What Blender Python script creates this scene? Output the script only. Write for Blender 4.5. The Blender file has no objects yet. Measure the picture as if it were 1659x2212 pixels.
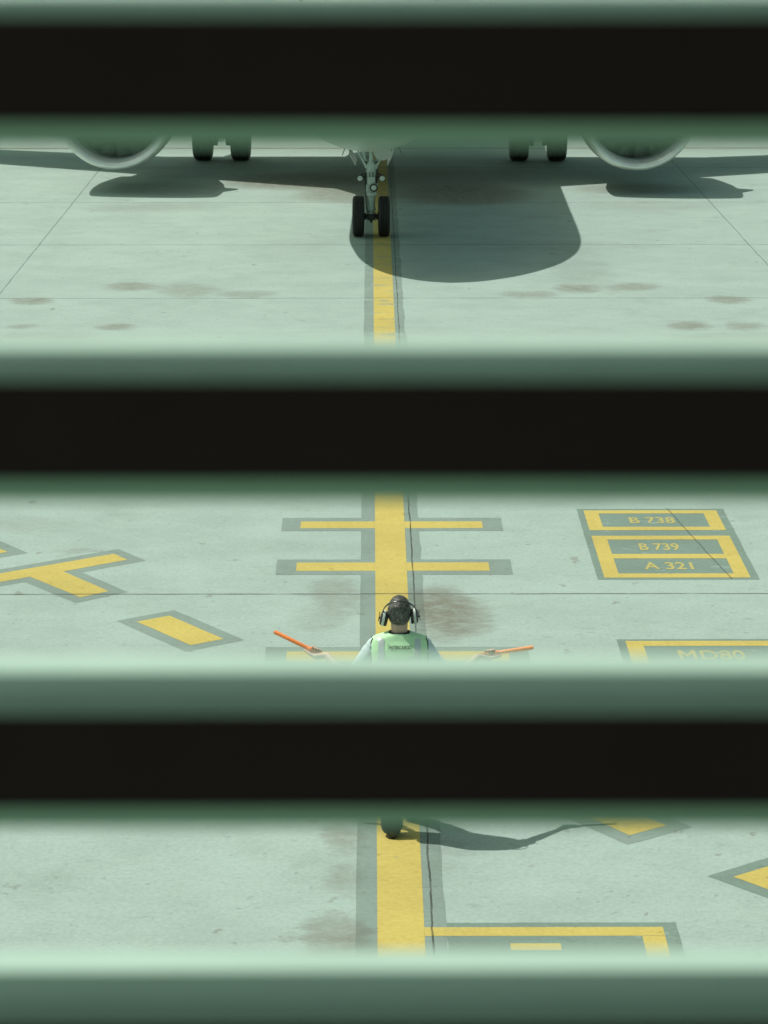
import bpy, math, random
from mathutils import Vector, Matrix, noise as mnoise
random.seed(7)
S = bpy.context.scene
COL = S.collection
R = math.radians

# ------------------------------------------------------------------ camera, sky, sun, exposure
CAM_H = 7.5
cam_d = bpy.data.cameras.new("camera"); cam = bpy.data.objects.new("camera", cam_d); COL.objects.link(cam)
cam.location = (0, 0, CAM_H)
cam.rotation_euler = (R(90 - 13.757), 0, R(-0.264))
cam_d.sensor_fit = 'HORIZONTAL'; cam_d.sensor_width = 24.0
cam_d.lens = 24.0 * 6000.0 / 1659.0
cam_d.clip_start = 0.05; cam_d.clip_end = 3000
cam_d.dof.use_dof = True
cam_d.dof.focus_distance = 29.0
cam_d.dof.aperture_fstop = 7.8
cam_d.dof.aperture_blades = 0
S.camera = cam

SUN = Vector((-0.48, 0.20, 1.0)).normalized()          # towards the sun
W = bpy.data.worlds.new("World"); S.world = W; W.use_nodes = True
wn = W.node_tree; wn.nodes.clear()
sky = wn.nodes.new("ShaderNodeTexSky"); sky.sky_type = 'NISHITA'; sky.sun_disc = False
sky.sun_elevation = math.asin(SUN.z); sky.sun_rotation = math.atan2(SUN.x, SUN.y)
sky.altitude = 0.0; sky.dust_density = 2.0
bg = wn.nodes.new("ShaderNodeBackground"); bg.inputs[1].default_value = 0.14
wo = wn.nodes.new("ShaderNodeOutputWorld")
tint = wn.nodes.new("ShaderNodeMix"); tint.data_type = 'RGBA'; tint.blend_type = 'MULTIPLY'
tint.inputs[0].default_value = 1.0; tint.inputs[7].default_value = (0.95, 1.0, 0.66, 1)     # sky tinted to approximate the overall green grade
wn.links.new(sky.outputs[0], tint.inputs[6]); wn.links.new(tint.outputs[2], bg.inputs[0]); wn.links.new(bg.outputs[0], wo.inputs[0])
sl = bpy.data.lights.new("sun", 'SUN'); sl.energy = 4.2; sl.angle = R(0.5); sl.color = (1.0, 0.97, 0.90)
so = bpy.data.objects.new("sun", sl); COL.objects.link(so)
so.rotation_euler = SUN.to_track_quat('Z', 'Y').to_euler(); so.location = (-20, 10, 40)
S.view_settings.view_transform = 'Standard'; S.view_settings.look = 'None'
S.view_settings.exposure = 0.0; S.view_settings.gamma = 1.0

# ------------------------------------------------------------------ helpers
def tag(o, label=None, cat=None, group=None, kind=None):
    if label: o['label'] = label
    if cat: o['category'] = cat
    if group: o['group'] = group
    if kind: o['kind'] = kind
    return o

def empty(name, loc=(0, 0, 0), rz=0.0):
    o = bpy.data.objects.new(name, None); COL.objects.link(o)
    o.empty_display_size = 0.2; o.location = loc; o.rotation_euler = (0, 0, rz); return o

class MB:
    def __init__(s): s.v = []; s.f = []
    def add(s, vs, fs):
        b = len(s.v); s.v += [tuple(x) for x in vs]; s.f += [tuple(b + i for i in q) for q in fs]
    def rings(s, rs, cap0=True, cap1=True, closed=True):
        n = len(rs[0]); vs = [p for r in rs for p in r]; fs = []
        for k in range(len(rs) - 1):
            for i in range(n if closed else n - 1):
                j = (i + 1) % n
                fs.append((k*n + i, k*n + j, (k+1)*n + j, (k+1)*n + i))
        if cap0: fs.append(tuple(reversed(range(n))))
        if cap1: fs.append(tuple((len(rs)-1)*n + i for i in range(n)))
        s.add(vs, fs)
    def tube(s, pts, rad, n=12, caps=True, ref=None):
        pts = [Vector(p) for p in pts]; rs = []
        if not isinstance(rad, (list, tuple)): rad = [rad] * len(pts)
        t0 = (pts[1] - pts[0]).normalized()
        u = Vector(ref) if ref else (Vector((0, 0, 1)) if abs(t0.z) < 0.9 else Vector((0, 1, 0)))
        for i, p in enumerate(pts):
            if i == 0: t = pts[1] - pts[0]
            elif i == len(pts) - 1: t = pts[-1] - pts[-2]
            else: t = (pts[i+1] - p).normalized() + (p - pts[i-1]).normalized()
            t.normalize(); u = (u - t * u.dot(t)).normalized(); w = t.cross(u)
            r = rad[i]; ra, rb = r if isinstance(r, tuple) else (r, r)
            rs.append([p + u * (ra * math.cos(2*math.pi*k/n)) + w * (rb * math.sin(2*math.pi*k/n)) for k in range(n)])
        s.rings(rs, caps, caps)
    def lathe(s, prof, o=(0, 0, 0), axis=(0, 1, 0), n=32, cap0=False, cap1=False):
        a = Vector(axis).normalized(); u = a.orthogonal().normalized(); w = a.cross(u); o = Vector(o)
        s.rings([[o + a * d + u * (r*math.cos(2*math.pi*k/n)) + w * (r*math.sin(2*math.pi*k/n)) for k in range(n)]
                 for d, r in prof], cap0, cap1)
    def ball(s, c, r, n=14):
        c = Vector(c); rr = r if isinstance(r, tuple) else (r, r, r); rs = []
        for i in range(1, n):
            a = math.pi * i / n
            rs.append([c + Vector((rr[0]*math.sin(a)*math.cos(2*math.pi*k/n), rr[1]*math.sin(a)*math.sin(2*math.pi*k/n), -rr[2]*math.cos(a))) for k in range(n)])
        s.rings(rs)
    def limb(s, pts, rad, n=14):
        s.tube(pts, rad, n)
        for p, r in zip(pts, rad):
            s.ball(p, min(r) if isinstance(r, tuple) else r, 10)
    def box(s, lo, hi, m=None):
        (x0, y0, z0), (x1, y1, z1) = lo, hi
        vs = [Vector(p) for p in ((x0,y0,z0),(x1,y0,z0),(x1,y1,z0),(x0,y1,z0),(x0,y0,z1),(x1,y0,z1),(x1,y1,z1),(x0,y1,z1))]
        if m: vs = [m @ p for p in vs]
        s.add(vs, [(3,2,1,0),(4,5,6,7),(0,1,5,4),(1,2,6,5),(2,3,7,6),(3,0,4,7)])
    def poly(s, pts, z):
        s.add([(p[0], p[1], z) for p in pts], [tuple(range(len(pts)))])
    def build(s, name, mat, parent=None, smooth=True, ang=40, bevel=None):
        me = bpy.data.meshes.new(name); me.from_pydata(s.v, [], s.f); me.update()
        o = bpy.data.objects.new(name, me); COL.objects.link(o)
        if mat: me.materials.append(mat)
        if parent: o.parent = parent
        if smooth:
            me.polygons.foreach_set('use_smooth', [True] * len(me.polygons))
            me.set_sharp_from_angle(angle=R(ang))
        if bevel:
            b = o.modifiers.new('bevel', 'BEVEL'); b.width = bevel; b.segments = 2; b.limit_method = 'ANGLE'
        return o

def remesh(o, vox, smooth=2, fold=0.0, fscale=14.0):
    """fuse the overlapping pieces of one body or garment into a single surface"""
    m = o.modifiers.new('r', 'REMESH'); m.mode = 'VOXEL'; m.voxel_size = vox
    if smooth:
        q = o.modifiers.new('s', 'SMOOTH'); q.iterations = smooth; q.factor = 0.5
    dg = bpy.context.evaluated_depsgraph_get(); dg.update()
    me = bpy.data.meshes.new_from_object(o.evaluated_get(dg))
    o.modifiers.clear()
    for k in o.data.materials: 
        if k and k.name not in [x.name for x in me.materials if x]: me.materials.append(k)
    if fold:
        for v in me.vertices:
            p = v.co; d = mnoise.noise(Vector((p.x*fscale, p.y*fscale, p.z*fscale*0.7))) + 0.5*mnoise.noise(p*fscale*2.3)
            v.co = p + v.normal * d * fold
    me.polygons.foreach_set('use_smooth', [True] * len(me.polygons))
    o.data = me
    return o

# ------------------------------------------------------------------ materials
class NG:
    """small node-graph writer"""
    def __init__(s, tree): s.t = tree; s.n = tree.nodes; s.l = tree.links
    def put(s, sock, v):
        if isinstance(v, bpy.types.NodeSocket): s.l.new(v, sock)
        elif v is not None: sock.default_value = v
    def m(s, op, a, b=None, c=None, clamp=False):
        k = s.n.new('ShaderNodeMath'); k.operation = op; k.use_clamp = clamp
        s.put(k.inputs[0], a); s.put(k.inputs[1], b)
        if c is not None: s.put(k.inputs[2], c)
        return k.outputs[0]
    def rng(s, v, a, b, c=0.0, d=1.0):
        k = s.n.new('ShaderNodeMapRange'); k.interpolation_type = 'SMOOTHSTEP'
        s.put(k.inputs[0], v)
        for i, q in enumerate((a, b, c, d)): s.put(k.inputs[1 + i], q)
        return k.outputs[0]
    def noise(s, vec, scale, detail=3.0, rough=0.55, out=0):
        k = s.n.new('ShaderNodeTexNoise'); s.put(k.inputs['Vector'], vec)
        k.inputs['Scale'].default_value = scale; k.inputs['Detail'].default_value = detail; k.inputs['Roughness'].default_value = rough
        return k.outputs[out]
    def scale(s, vec, xyz):
        k = s.n.new('ShaderNodeVectorMath'); k.operation = 'MULTIPLY'; s.put(k.inputs[0], vec); k.inputs[1].default_value = xyz
        return k.outputs[0]
    def mix(s, f, a, b, blend='MIX'):
        k = s.n.new('ShaderNodeMix'); k.data_type = 'RGBA'; k.blend_type = blend
        s.put(k.inputs[0], f)
        s.put(k.inputs[6], a if isinstance(a, bpy.types.NodeSocket) else (*a, 1)); s.put(k.inputs[7], b if isinstance(b, bpy.types.NodeSocket) else (*b, 1))
        return k.outputs[2]

def mat(name, col, rough=0.6, metal=0.0, var=0.12, nscale=6.0, bump=0.0, bscale=40.0, spec=0.5, trans=0.0, coat=0.0, sheen=0.0, obj=True):
    m = bpy.data.materials.new(name); m.use_nodes = True; g = NG(m.node_tree)
    p = g.n['Principled BSDF']
    tc = g.n.new('ShaderNodeTexCoord').outputs['Object']
    f = g.noise(tc, nscale, 4.0)
    d = tuple(c * (1 - var) for c in col); u = tuple(min(1, c * (1 + var)) for c in col)
    g.put(p.inputs['Base Color'], g.mix(g.rng(f, 0.3, 0.7), d, u))
    g.put(p.inputs['Roughness'], g.rng(g.noise(tc, nscale*2.7, 3.0), 0.25, 0.75, max(0.02, rough-0.08), min(1, rough+0.08)))
    p.inputs['Metallic'].default_value = metal; p.inputs['Specular IOR Level'].default_value = spec
    p.inputs['Coat Weight'].default_value = coat; p.inputs['Sheen Weight'].default_value = sheen
    p.inputs['Transmission Weight'].default_value = trans
    if bump:
        b = g.n.new('ShaderNodeBump'); b.inputs['Strength'].default_value = bump; b.inputs['Distance'].default_value = 0.01
        g.put(b.inputs['Height'], g.noise(tc, bscale, 4.0)); g.put(p.inputs['Normal'], b.outputs[0])
    return m

# wear shared by the concrete and everything painted on it: slab joints, cracks, oil stains, specks
STAINS = [  # x, y, rx, ry, strength
    (-5.55,45.25,.42,.42,.62),(-4.06,46.72,.55,.55,.55),(-3.1,46.35,.62,.75,.42),(-2.11,45.97,.60,.45,.38),
    (-3.99,42.8,.34,.38,.6),(-5.51,42.81,.3,.3,.4),(2.61,45.95,.55,.4,.4),(3.48,46.55,.5,.55,.58),(4.42,46.62,.55,.5,.5),
    (5.9,45.3,.48,.5,.55),(4.98,42.88,.36,.45,.62),(5.85,42.85,.4,.45,.42),
    (-5.2,41.6,1.5,.75,.34),(5.6,41.7,1.3,.7,.25),
    (-.36,27.1,.34,.9,.42),(.68,26.5,.38,1.05,.80),(.90,26.3,.36,.9,.6),(.72,25.6,.22,.4,.25),(-.55,26.2,.35,.5,.22),
    (-.25,20.1,.24,.42,.48),(-.30,18.15,.28,.55,.55),(-.20,19.25,.2,.35,.3),(.62,19.9,.2,.3,.25),(-.12,17.9,.2,.4,.4),
    (3.69,49.0,.7,3.2,.18),(3.2,51.5,2.6,.8,.16),(-4.5,57.0,1.6,1.0,.22),(5.8,57.2,1.8,.9,.2),(-1.4,51.0,1.0,3.0,.10),
    (1.95,59.0,1.7,2.0,.8),(-1.66,61.4,1.9,1.8,.8),(1.0,61.5,3.4,3.2,.5),(-.6,59.0,1.2,1.5,.6),(5.8,60.0,1.6,1.2,.5),(-4.6,60.0,1.6,1.4,.3),
    (-.6,29.0,1.2,.4,.10),(-4.0,30.0,1.0,.4,.18),(-3.1,28.9,.35,.15,.3),
]
gr = bpy.data.node_groups.new('apron_wear', 'ShaderNodeTree')
for nm in ('Joint', 'Stain', 'Speck', 'Streak'):
    gr.interface.new_socket(nm, in_out='OUTPUT', socket_type='NodeSocketFloat')
g = NG(gr); go = g.n.new('NodeGroupOutput')
pos = g.n.new('ShaderNodeNewGeometry').outputs['Position']
def offs(g, vec, amt_noise, amt):
    k = g.n.new('ShaderNodeVectorMath'); k.operation = 'MULTIPLY_ADD'
    s_ = g.n.new('ShaderNodeVectorMath'); s_.operation = 'SUBTRACT'; g.put(s_.inputs[0], amt_noise); s_.inputs[1].default_value = (.5,.5,.5)
    g.put(k.inputs[0], s_.outputs[0]); k.inputs[1].default_value = amt; g.put(k.inputs[2], vec); return k.outputs[0]
wob = offs(g, offs(g, pos, g.noise(pos, 1.1, 2.0, .5, 1), (.04,.03,0)), g.noise(pos, 9.0, 3.0, .6, 1), (.018,.025,0))
sx = g.n.new('ShaderNodeSeparateXYZ'); g.put(sx.inputs[0], wob); X, Y = sx.outputs[0], sx.outputs[1]
jx = g.m('ABSOLUTE', g.m('WRAP', g.m('SUBTRACT', X, .43), -3.32, 3.32))
jy = g.m('ABSOLUTE', g.m('WRAP', g.m('SUBTRACT', Y, 27.14), -3.065, 3.065))
brk = g.rng(g.noise(g.scale(pos, (1, 1, 1)), 3.0, 4.0), .25, .6, .45, 1.0)
mjx = g.m('MULTIPLY', g.rng(jx, .004, .010, 1, 0), brk)
mjy = g.m('MULTIPLY', g.rng(jy, .010, .026, 1, 0), brk)
joint = g.m('MAXIMUM', mjx, g.m('MULTIPLY', mjy, .85))
# hairline crack running across the type boxes
crk = g.m('ABSOLUTE', g.m('SUBTRACT', g.m('SUBTRACT', X, 3.37), g.m('MULTIPLY', g.m('SUBTRACT', 30.75, Y), .116)))
crk = g.m('MULTIPLY', g.rng(crk, .006, .014, .55, 0), g.m('MULTIPLY', g.m('GREATER_THAN', Y, 27.7), g.m('LESS_THAN', Y, 30.8)))
joint = g.m('MAXIMUM', joint, crk)
wob2 = offs(g, offs(g, pos, g.noise(g.scale(pos, (1.0, 1.0, 1)), .9, 3.0, .6, 1), (.4,.5,0)), g.noise(g.scale(pos, (.8, 1.6, 1)), 4.5, 6.0, .7, 1), (.55,.60,0))
s2 = g.n.new('ShaderNodeSeparateXYZ'); g.put(s2.inputs[0], wob2)
keep = None
for (x, y, rx, ry, st) in STAINS:
    ax = g.m('DIVIDE', g.m('SUBTRACT', s2.outputs[0], x), rx); ay = g.m('DIVIDE', g.m('SUBTRACT', s2.outputs[1], y), ry)
    d = g.m('ADD', g.m('MULTIPLY', ax, ax), g.m('MULTIPLY', ay, ay))
    k = g.rng(d, 0.05, 1.15, 1 - min(.95, st*1.15), 1.0)
    keep = k if keep is None else g.m('MULTIPLY', keep, k)
stain = g.m('MULTIPLY', g.m('SUBTRACT', 1.0, keep), g.rng(g.noise(g.scale(pos, (1.0, 1.2, 1)), 5.0, 6.0, .72), .30, .60, .55, 1.12))
blot = g.rng(g.noise(g.scale(pos, (1.0, 1.0, 1)), .8, 8.0, .7), .52, .80, 0, .34)
stain = g.m('SUBTRACT', 1.0, g.m('MULTIPLY', g.m('SUBTRACT', 1.0, stain), g.m('SUBTRACT', 1.0, blot)))
drip = g.rng(g.noise(g.scale(pos, (1, .75, 1)), 4.0, 3.0, .55), .67, .72, 0, .55)     # small oil drops
stain = g.m('MAXIMUM', stain, drip)
speck = g.rng(g.noise(g.scale(pos, (1.0, .8, 1)), 13.0, 3.0, .6), .63, .72)
speck = g.m('MAXIMUM', speck, g.rng(g.noise(g.scale(pos, (.45, 1.3, 1)), 7.0, 5.0, .68), .60, .72, 0, .9))
streak = g.noise(g.scale(pos, (.8, 1.0, 1)), .9, 10.0, .74)
for nm, v in zip(('Joint', 'Stain', 'Speck', 'Streak'), (joint, stain, speck, streak)): g.put(go.inputs[nm], v)

CONC = (0.286, 0.368, 0.334)
def apron_mat(name, col, under=None, wear=(.68, .78), stain_amt=1.0, rough=.85, streak_amt=1.0, worn=0.8):
    m = bpy.data.materials.new(name); m.use_nodes = True; g = NG(m.node_tree); p = g.n['Principled BSDF']
    w = g.n.new('ShaderNodeGroup'); w.node_tree = gr
    pos = g.n.new('ShaderNodeNewGeometry').outputs['Position']
    c = g.mix(g.rng(w.outputs['Streak'], .30, .72, 0, streak_amt), tuple(x*1.05 for x in col), tuple(x*.89 for x in col))
    fine = g.noise(pos, 24.0, 6.0, .78)
    c = g.mix(1.0, c, g.mix(g.rng(fine, .25, .75), (.87,.87,.87), (1.10,1.10,1.10)), 'MULTIPLY')
    if under:
        sy = g.n.new('ShaderNodeSeparateXYZ'); g.put(sy.inputs[0], pos)
        far = g.rng(sy.outputs[1], 33.0, 46.0, 0.0, .10)
        f = g.m('MULTIPLY', g.rng(g.m('ADD', g.noise(g.scale(pos, (.6, 1.0, 1)), 3.1, 9.0, .78), far), wear[0], wear[1]), worn)
        c = g.mix(f, c, under)
    c = g.mix(g.m('MULTIPLY', w.outputs['Stain'], .72*stain_amt), c, tuple(x*k for x, k in zip(col, (.40,.26,.19))))
    c = g.mix(g.m('MULTIPLY', w.outputs['Speck'], .34), c, tuple(x*.32 for x in col))
    c = g.mix(g.m('MULTIPLY', w.outputs['Joint'], .88), c, (.03,.032,.028))
    g.put(p.inputs['Base Color'], c); p.inputs['Roughness'].default_value = rough; p.inputs['Specular IOR Level'].default_value = .25
    b = g.n.new('ShaderNodeBump'); b.inputs['Strength'].default_value = .35; b.inputs['Distance'].default_value = .01
    h = g.m('SUBTRACT', g.m('MULTIPLY', fine, .5), w.outputs['Joint'])
    g.put(b.inputs['Height'], h); g.put(p.inputs['Normal'], b.outputs[0])
    return m

M_conc = apron_mat('concrete', CONC)
M_grey = apron_mat('grey_paint', (.185, .245, .215), under=CONC, wear=(.62, .74), stain_amt=.8, worn=.75)
M_grey2 = apron_mat('dark_grey_paint', (.152, .215, .182), under=CONC, wear=(.56, .68), stain_amt=.6, worn=.8)
M_yel = apron_mat('yellow_paint', (.445, .362, .100), under=(.20,.25,.19), wear=(.60, .74), stain_amt=.6, worn=.75)

M_let = apron_mat('faded_yellow_paint', (.375, .335, .12), under=(.19,.24,.19), wear=(.54, .68), stain_amt=.6, worn=.7)
# ------------------------------------------------------------------ ground and markings
mb = MB(); mb.poly([(-700, -150), (700, -150), (700, 1200), (-700, 1200)], 0.0)
tag(mb.build('apron_ground', M_conc, smooth=False), 'pale concrete apron of slabs with dark joints and oil stains', 'ground', kind='structure')

def handlaid(p, amp=.0055):
    """subdivide a painted outline and let its edge wander a few millimetres"""
    out = []
    for i in range(len(p)):
        a, c = Vector(p[i]), Vector(p[(i+1) % len(p)]); n = max(1, int((c-a).length/.09)) if (c-a).length < 8 else 1
        for k in range(n):
            q = a.lerp(c, k/n); out.append((q.x + amp*mnoise.noise(Vector((q.x*5, q.y*5, 1.7))) + amp*.6*mnoise.noise(Vector((q.x*17, q.y*17, 4.2))),
                                            q.y + amp*mnoise.noise(Vector((q.x*5, q.y*5, 7.9))) + amp*.6*mnoise.noise(Vector((q.x*17, q.y*17, 2.4)))))
    return out
def sheet(name, polys, z, m, parent=None):
    b = MB()
    if len(polys) == 1: polys = [handlaid(polys[0])]
    for p in polys: b.poly(p, z)
    return b.build(name, m, parent, smooth=False)
def rect(x0, y0, x1, y1): return [(x0, y0), (x1, y0), (x1, y1), (x0, y1)]
def frame(x0, y0, x1, y1, holes):
    """bands of a box outline: list of rectangles that butt end to end"""
    out = []; ys = sorted(holes, key=lambda h: h[1]); y = y0
    for (a, b, c, d) in ys:
        out.append(rect(x0, y, x1, b)); out.append(rect(x0, b, a, d)); out.append(rect(c, b, x1, d)); y = d
    out.append(rect(x0, y, x1, y1)); return out

def mark(name, label, cat, greys, yellows, gm=M_grey, zg=.0015, zy=.003):
    o = sheet(name, greys, zg, gm); tag(o, label, cat, kind='structure')
    sheet('yellow_paint', yellows, zy, M_yel, o); return o

FONT = None
def letters(txt, x0, x1, y0, y1, z, m, parent, bold=.0, name='lettering'):
    cu = bpy.data.curves.new('txt', 'FONT'); cu.body = txt; cu.size = 1.0; cu.offset = bold; cu.fill_mode = 'FRONT'; cu.resolution_u = 4
    o = bpy.data.objects.new('txt', cu); COL.objects.link(o)
    dg = bpy.context.evaluated_depsgraph_get(); dg.update()
    me = bpy.data.meshes.new_from_object(o.evaluated_get(dg)); bpy.data.objects.remove(o)
    xs = [v.co.x for v in me.vertices]; ys = [v.co.y for v in me.vertices]
    ax, bx, ay, by = min(xs), max(xs), min(ys), max(ys)
    for v in me.vertices:
        v.co = ((v.co.x-ax)/(bx-ax)*(x1-x0)+x0, (v.co.y-ay)/(by-ay)*(y1-y0)+y0, z)
    me.name = name; me.materials.clear(); me.materials.append(m)
    q = bpy.data.objects.new(name, me); COL.objects.link(q); q.parent = parent; return q

# taxi centre line with its grey border
def ragged(y0, y1, x0, x1, amp):
    """strip with a slightly uneven right-hand edge"""
    L, Rr = [], []; y = y0
    while y <= y1 + 1e-6:
        n = mnoise.noise(Vector((y*.9, 3.1, 0)))*amp + mnoise.noise(Vector((y*4.7, 8.3, 0)))*amp*.35
        L.append((x0 + .3*n, y)); Rr.append((x1 + n, y)); y += .25
    return [[L[i], Rr[i], Rr[i+1], L[i+1]] for i in range(len(L)-1)]
mark('centre_line', 'long straight yellow taxi line with grey border leading under the nose wheels', 'line marking',
     ragged(10, 120, -.115, .525, .03), [rect(.037, 10, .367, 120)])
mark('stop_bar', 'yellow cross bar on the taxi line farthest from the man, beside the B 738 box', 'stop bar',
     [rect(-1.0, 29.75, 1.455, 30.35)], [rect(-.79, 29.87, .037, 30.18), rect(.367, 29.87, 1.235, 30.18)], zg=.002, zy=.003)['group'] = 'cross bars on the taxi line'
mark('stop_bar', 'yellow cross bar on the taxi line level with the A 321 lettering', 'stop bar',
     [rect(-1.0, 27.89, 1.47, 28.51)], [rect(-.79, 28.04, .037, 28.38), rect(.367, 28.04, 1.235, 28.38)], zg=.002, zy=.003)['group'] = 'cross bars on the taxi line'
mark('stop_bar', 'yellow cross bar behind the hands and orange wands of the man', 'stop bar',
     [rect(-1.0, 24.65, 1.475, 25.25)], [rect(-.8, 24.78, .037, 25.10), rect(.367, 24.78, 1.29, 25.10)], zg=.002, zy=.003)['group'] = 'cross bars on the taxi line'

tb = mark('type_box', 'grey painted panel with yellow boxes reading B 738, B 739 and A 321', 'type marking',
          [rect(2.335, 27.68, 4.01, 30.77)],
          frame(2.41, 29.765, 3.92, 30.69, [(2.57, 29.92, 3.76, 30.54)]) +
          frame(2.41, 27.755, 3.925, 29.515, [(2.57, 27.92, 3.77, 28.535), (2.57, 28.725, 3.77, 29.345)]), gm=M_grey2)
letters('B 738', 2.89, 3.40, 30.075, 30.36, .0035, M_let, tb, .024)
letters('B 739', 2.89, 3.32, 28.88, 29.18, .0035, M_let, tb, .024)
letters('A 321', 2.86, 3.38, 28.08, 28.38, .0035, M_let, tb, .024)
tb2 = mark('type_box', 'grey painted panel with yellow box reading MD80, right of the orange wand', 'type marking',
           [rect(2.34, 24.43, 4.02, 25.50)], frame(2.42, 24.51, 3.93, 25.44, [(2.58, 24.67, 3.77, 25.27)]), gm=M_grey2)
letters('D80', 3.085, 3.50, 24.82, 25.12, .0035, M_let, tb2, .015)
mu, mv, k_ = 2.88, 24.82, .034          # the M, stroke by stroke, butting end to end
b = MB()
for q in ([(0,0),(k_,0),(k_,.30),(0,.30)], [(.165-k_,0),(.165,0),(.165,.30),(.165-k_,.30)],
          [(k_,.30),(k_,.215),(.0825,.085),(.0825,.17)], [(.165-k_,.30),(.0825,.17),(.0825,.085),(.165-k_,.215)]):
    b.poly([(mu+x, mv+y) for x, y in q], .0035)
b.build('lettering', M_let, tb2, smooth=False)
mark('stand_box', 'yellow box outline branching right off the taxi line at the bottom', 'box marking',
     [rect(.526, 17.15, 2.15, 18.40)],
     [rect(.367, 18.155, 2.05, 18.315), rect(1.89, 17.3, 2.05, 18.15), rect(.96, 17.90, 1.31, 18.02)], gm=M_grey2, zg=.002, zy=.003)

def grow(p, d):
    """offset a counter-clockwise or clockwise polygon outward by d"""
    n = len(p); ar = sum(p[i][0]*p[(i+1)%n][1]-p[(i+1)%n][0]*p[i][1] for i in range(n)); sg = 1 if ar > 0 else -1; out = []
    for i in range(n):
        a, b, c = Vector(p[i-1]), Vector(p[i]), Vector(p[(i+1)%n])
        e1 = (b-a).normalized(); e2 = (c-b).normalized()
        n1 = Vector((e1.y, -e1.x))*sg; n2 = Vector((e2.y, -e2.x))*sg
        k = (n1+n2); k = k/(k.length_squared)*2
        out.append(tuple(b + k*d))
    return out
U = Vector((.578, -.816)); V = Vector((.816, .578))
def dash(start_mid, ln=1.0, w=.37):
    s_ = Vector(start_mid)
    return [tuple(s_ - V*w/2), tuple(s_ + V*w/2), tuple(s_ + V*w/2 + U*ln), tuple(s_ - V*w/2 + U*ln)]
T = [(-2.76,28.76),(-2.59,28.51),(-3.22,28.03),(-2.67,27.25),(-2.94,27.02),(-3.54,27.82),(-5.2,26.6),(-5.4,26.84)]
mark('line_end_bar', 'yellow T shaped end bar of the diagonal dashed line, at the left edge', 'line marking', [grow(T, .145)], [T])
st = Vector((-2.145, 26.235))
DL = ['short diagonal yellow dash with grey border left of the man, below the T shaped bar',
      None, None, 'diagonal yellow dash right of the man on the ground, beyond the shadow of his wand']
for k in (0, 3):
    p = dash(st + U*2.115*k + V*(.04 if k == 3 else 0), 1.0)
    o = mark('line_dash', DL[k], 'line marking', [grow(p, .145)], [p]); o['group'] = 'dashes of the diagonal line'
p = dash((-4.63, 29.55), 1.0, .37); p = [(x+.0, y) for x, y in p]
o = mark('line_dash', 'corner of a yellow dash cut off by the left edge, above the T shaped bar', 'line marking', [grow(p, .16)], [p]); o['group'] = 'dashes of the diagonal line'
# rotated outline box at the lower right
c0 = Vector((2.67, 19.28)); A1 = Vector((.80,.60)); B1 = Vector((.66,-.75))
def Q(a, b): return tuple(c0 + A1*a + B1*b)
mark('angled_box', 'corner of a yellow diamond set box outline at the right edge', 'box marking',
     [grow([Q(0,0), Q(1.5,0), Q(1.5,1.1), Q(0,1.1)], .13)],
     [[Q(0,0), Q(1.5,0), Q(1.5,.16), Q(0,.16)], [Q(0,.16), Q(.17,.16), Q(.17,1.1), Q(0,1.1)]], gm=M_grey2)
# dark line across the far apron
o = sheet('edge_line', [rect(-60, 67.90, 60, 68.10)], .002, apron_mat('faded_red_paint', (.19,.17,.14)))
tag(o, 'thin faded brown line across the apron behind the main wheels', 'line marking', kind='structure')

# ------------------------------------------------------------------ louvre slats close to the camera
M_slat = mat('pale_green_enamel', (.355, .500, .425), rough=.55, var=.05, nscale=3)
M_trim = mat('green_trim', (.25, .415, .295), rough=.6, var=.12, nscale=3)
M_face = mat('shade_black', (.030, .019, .0195), rough=.9, var=.2, nscale=2, spec=.12)  # shade of the dark interior, painted onto the slat fronts as near-black
LY = 1.25; LK = LY / 2.5
def slat(z, label):
    root = empty('louvre_slat', (0, LY, z)); tag(root, label, 'louvre slat', 'horizontal louvre slats in front of the camera')
    x0, x1 = -1.8, 1.8
    def ext(prof, name, m):
        b = MB(); n = 24; rs = []
        for i in range(n+1):
            x = x0 + (x1-x0)*i/n; w = .0008*mnoise.noise(Vector((x*1.3, z*5, 0)))        # pressed metal is never dead straight
            rs.append([(x, y*LK, zz*LK + w) for (y, zz) in prof])
        b.rings(rs); return b.build(name, m, root, ang=35)
    top = [(.150, .008), (.150, .0245), (.1485, .0260), (.120, .0258), (.0875, .0246), (.060, .0238), (.036, .0228), (.018, .0205), (.007, .0178), (.001, .0145), (.0005, .0120)]
    ext(top + [(.020, .0120), (.024, .0120)], 'blade', M_slat)
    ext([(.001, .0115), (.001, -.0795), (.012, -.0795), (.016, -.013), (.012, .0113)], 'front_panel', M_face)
    ext([(-.001, -.0800), (-.001, -.0985), (.004, -.1015), (.020, -.1015), (.020, -.0800)], 'lower_lip', M_trim)
    ext([(.022, -.0985), (.146, -.046), (.149, .006), (.026, .0005)], 'underside', M_slat)
    return root
Z0 = CAM_H - .0692*LY - .0010; ZP = .1292*LY
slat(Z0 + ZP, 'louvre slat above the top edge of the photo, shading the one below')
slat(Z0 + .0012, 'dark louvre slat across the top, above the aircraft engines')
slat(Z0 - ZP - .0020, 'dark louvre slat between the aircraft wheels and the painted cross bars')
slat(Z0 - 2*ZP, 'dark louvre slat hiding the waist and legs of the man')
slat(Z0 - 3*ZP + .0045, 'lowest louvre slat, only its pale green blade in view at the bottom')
# unseen dark slab added over the camera to keep skylight off the slats
b = MB(); b.box((-6, -6, 8.3), (6, LY + .1, 8.5))
tag(b.build('sky_blocker', mat('dark_blocker', (.03, .03, .028), rough=.9), smooth=False), 'unseen dark slab added above the camera to block skylight', 'sky_blocker', kind='structure')

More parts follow.
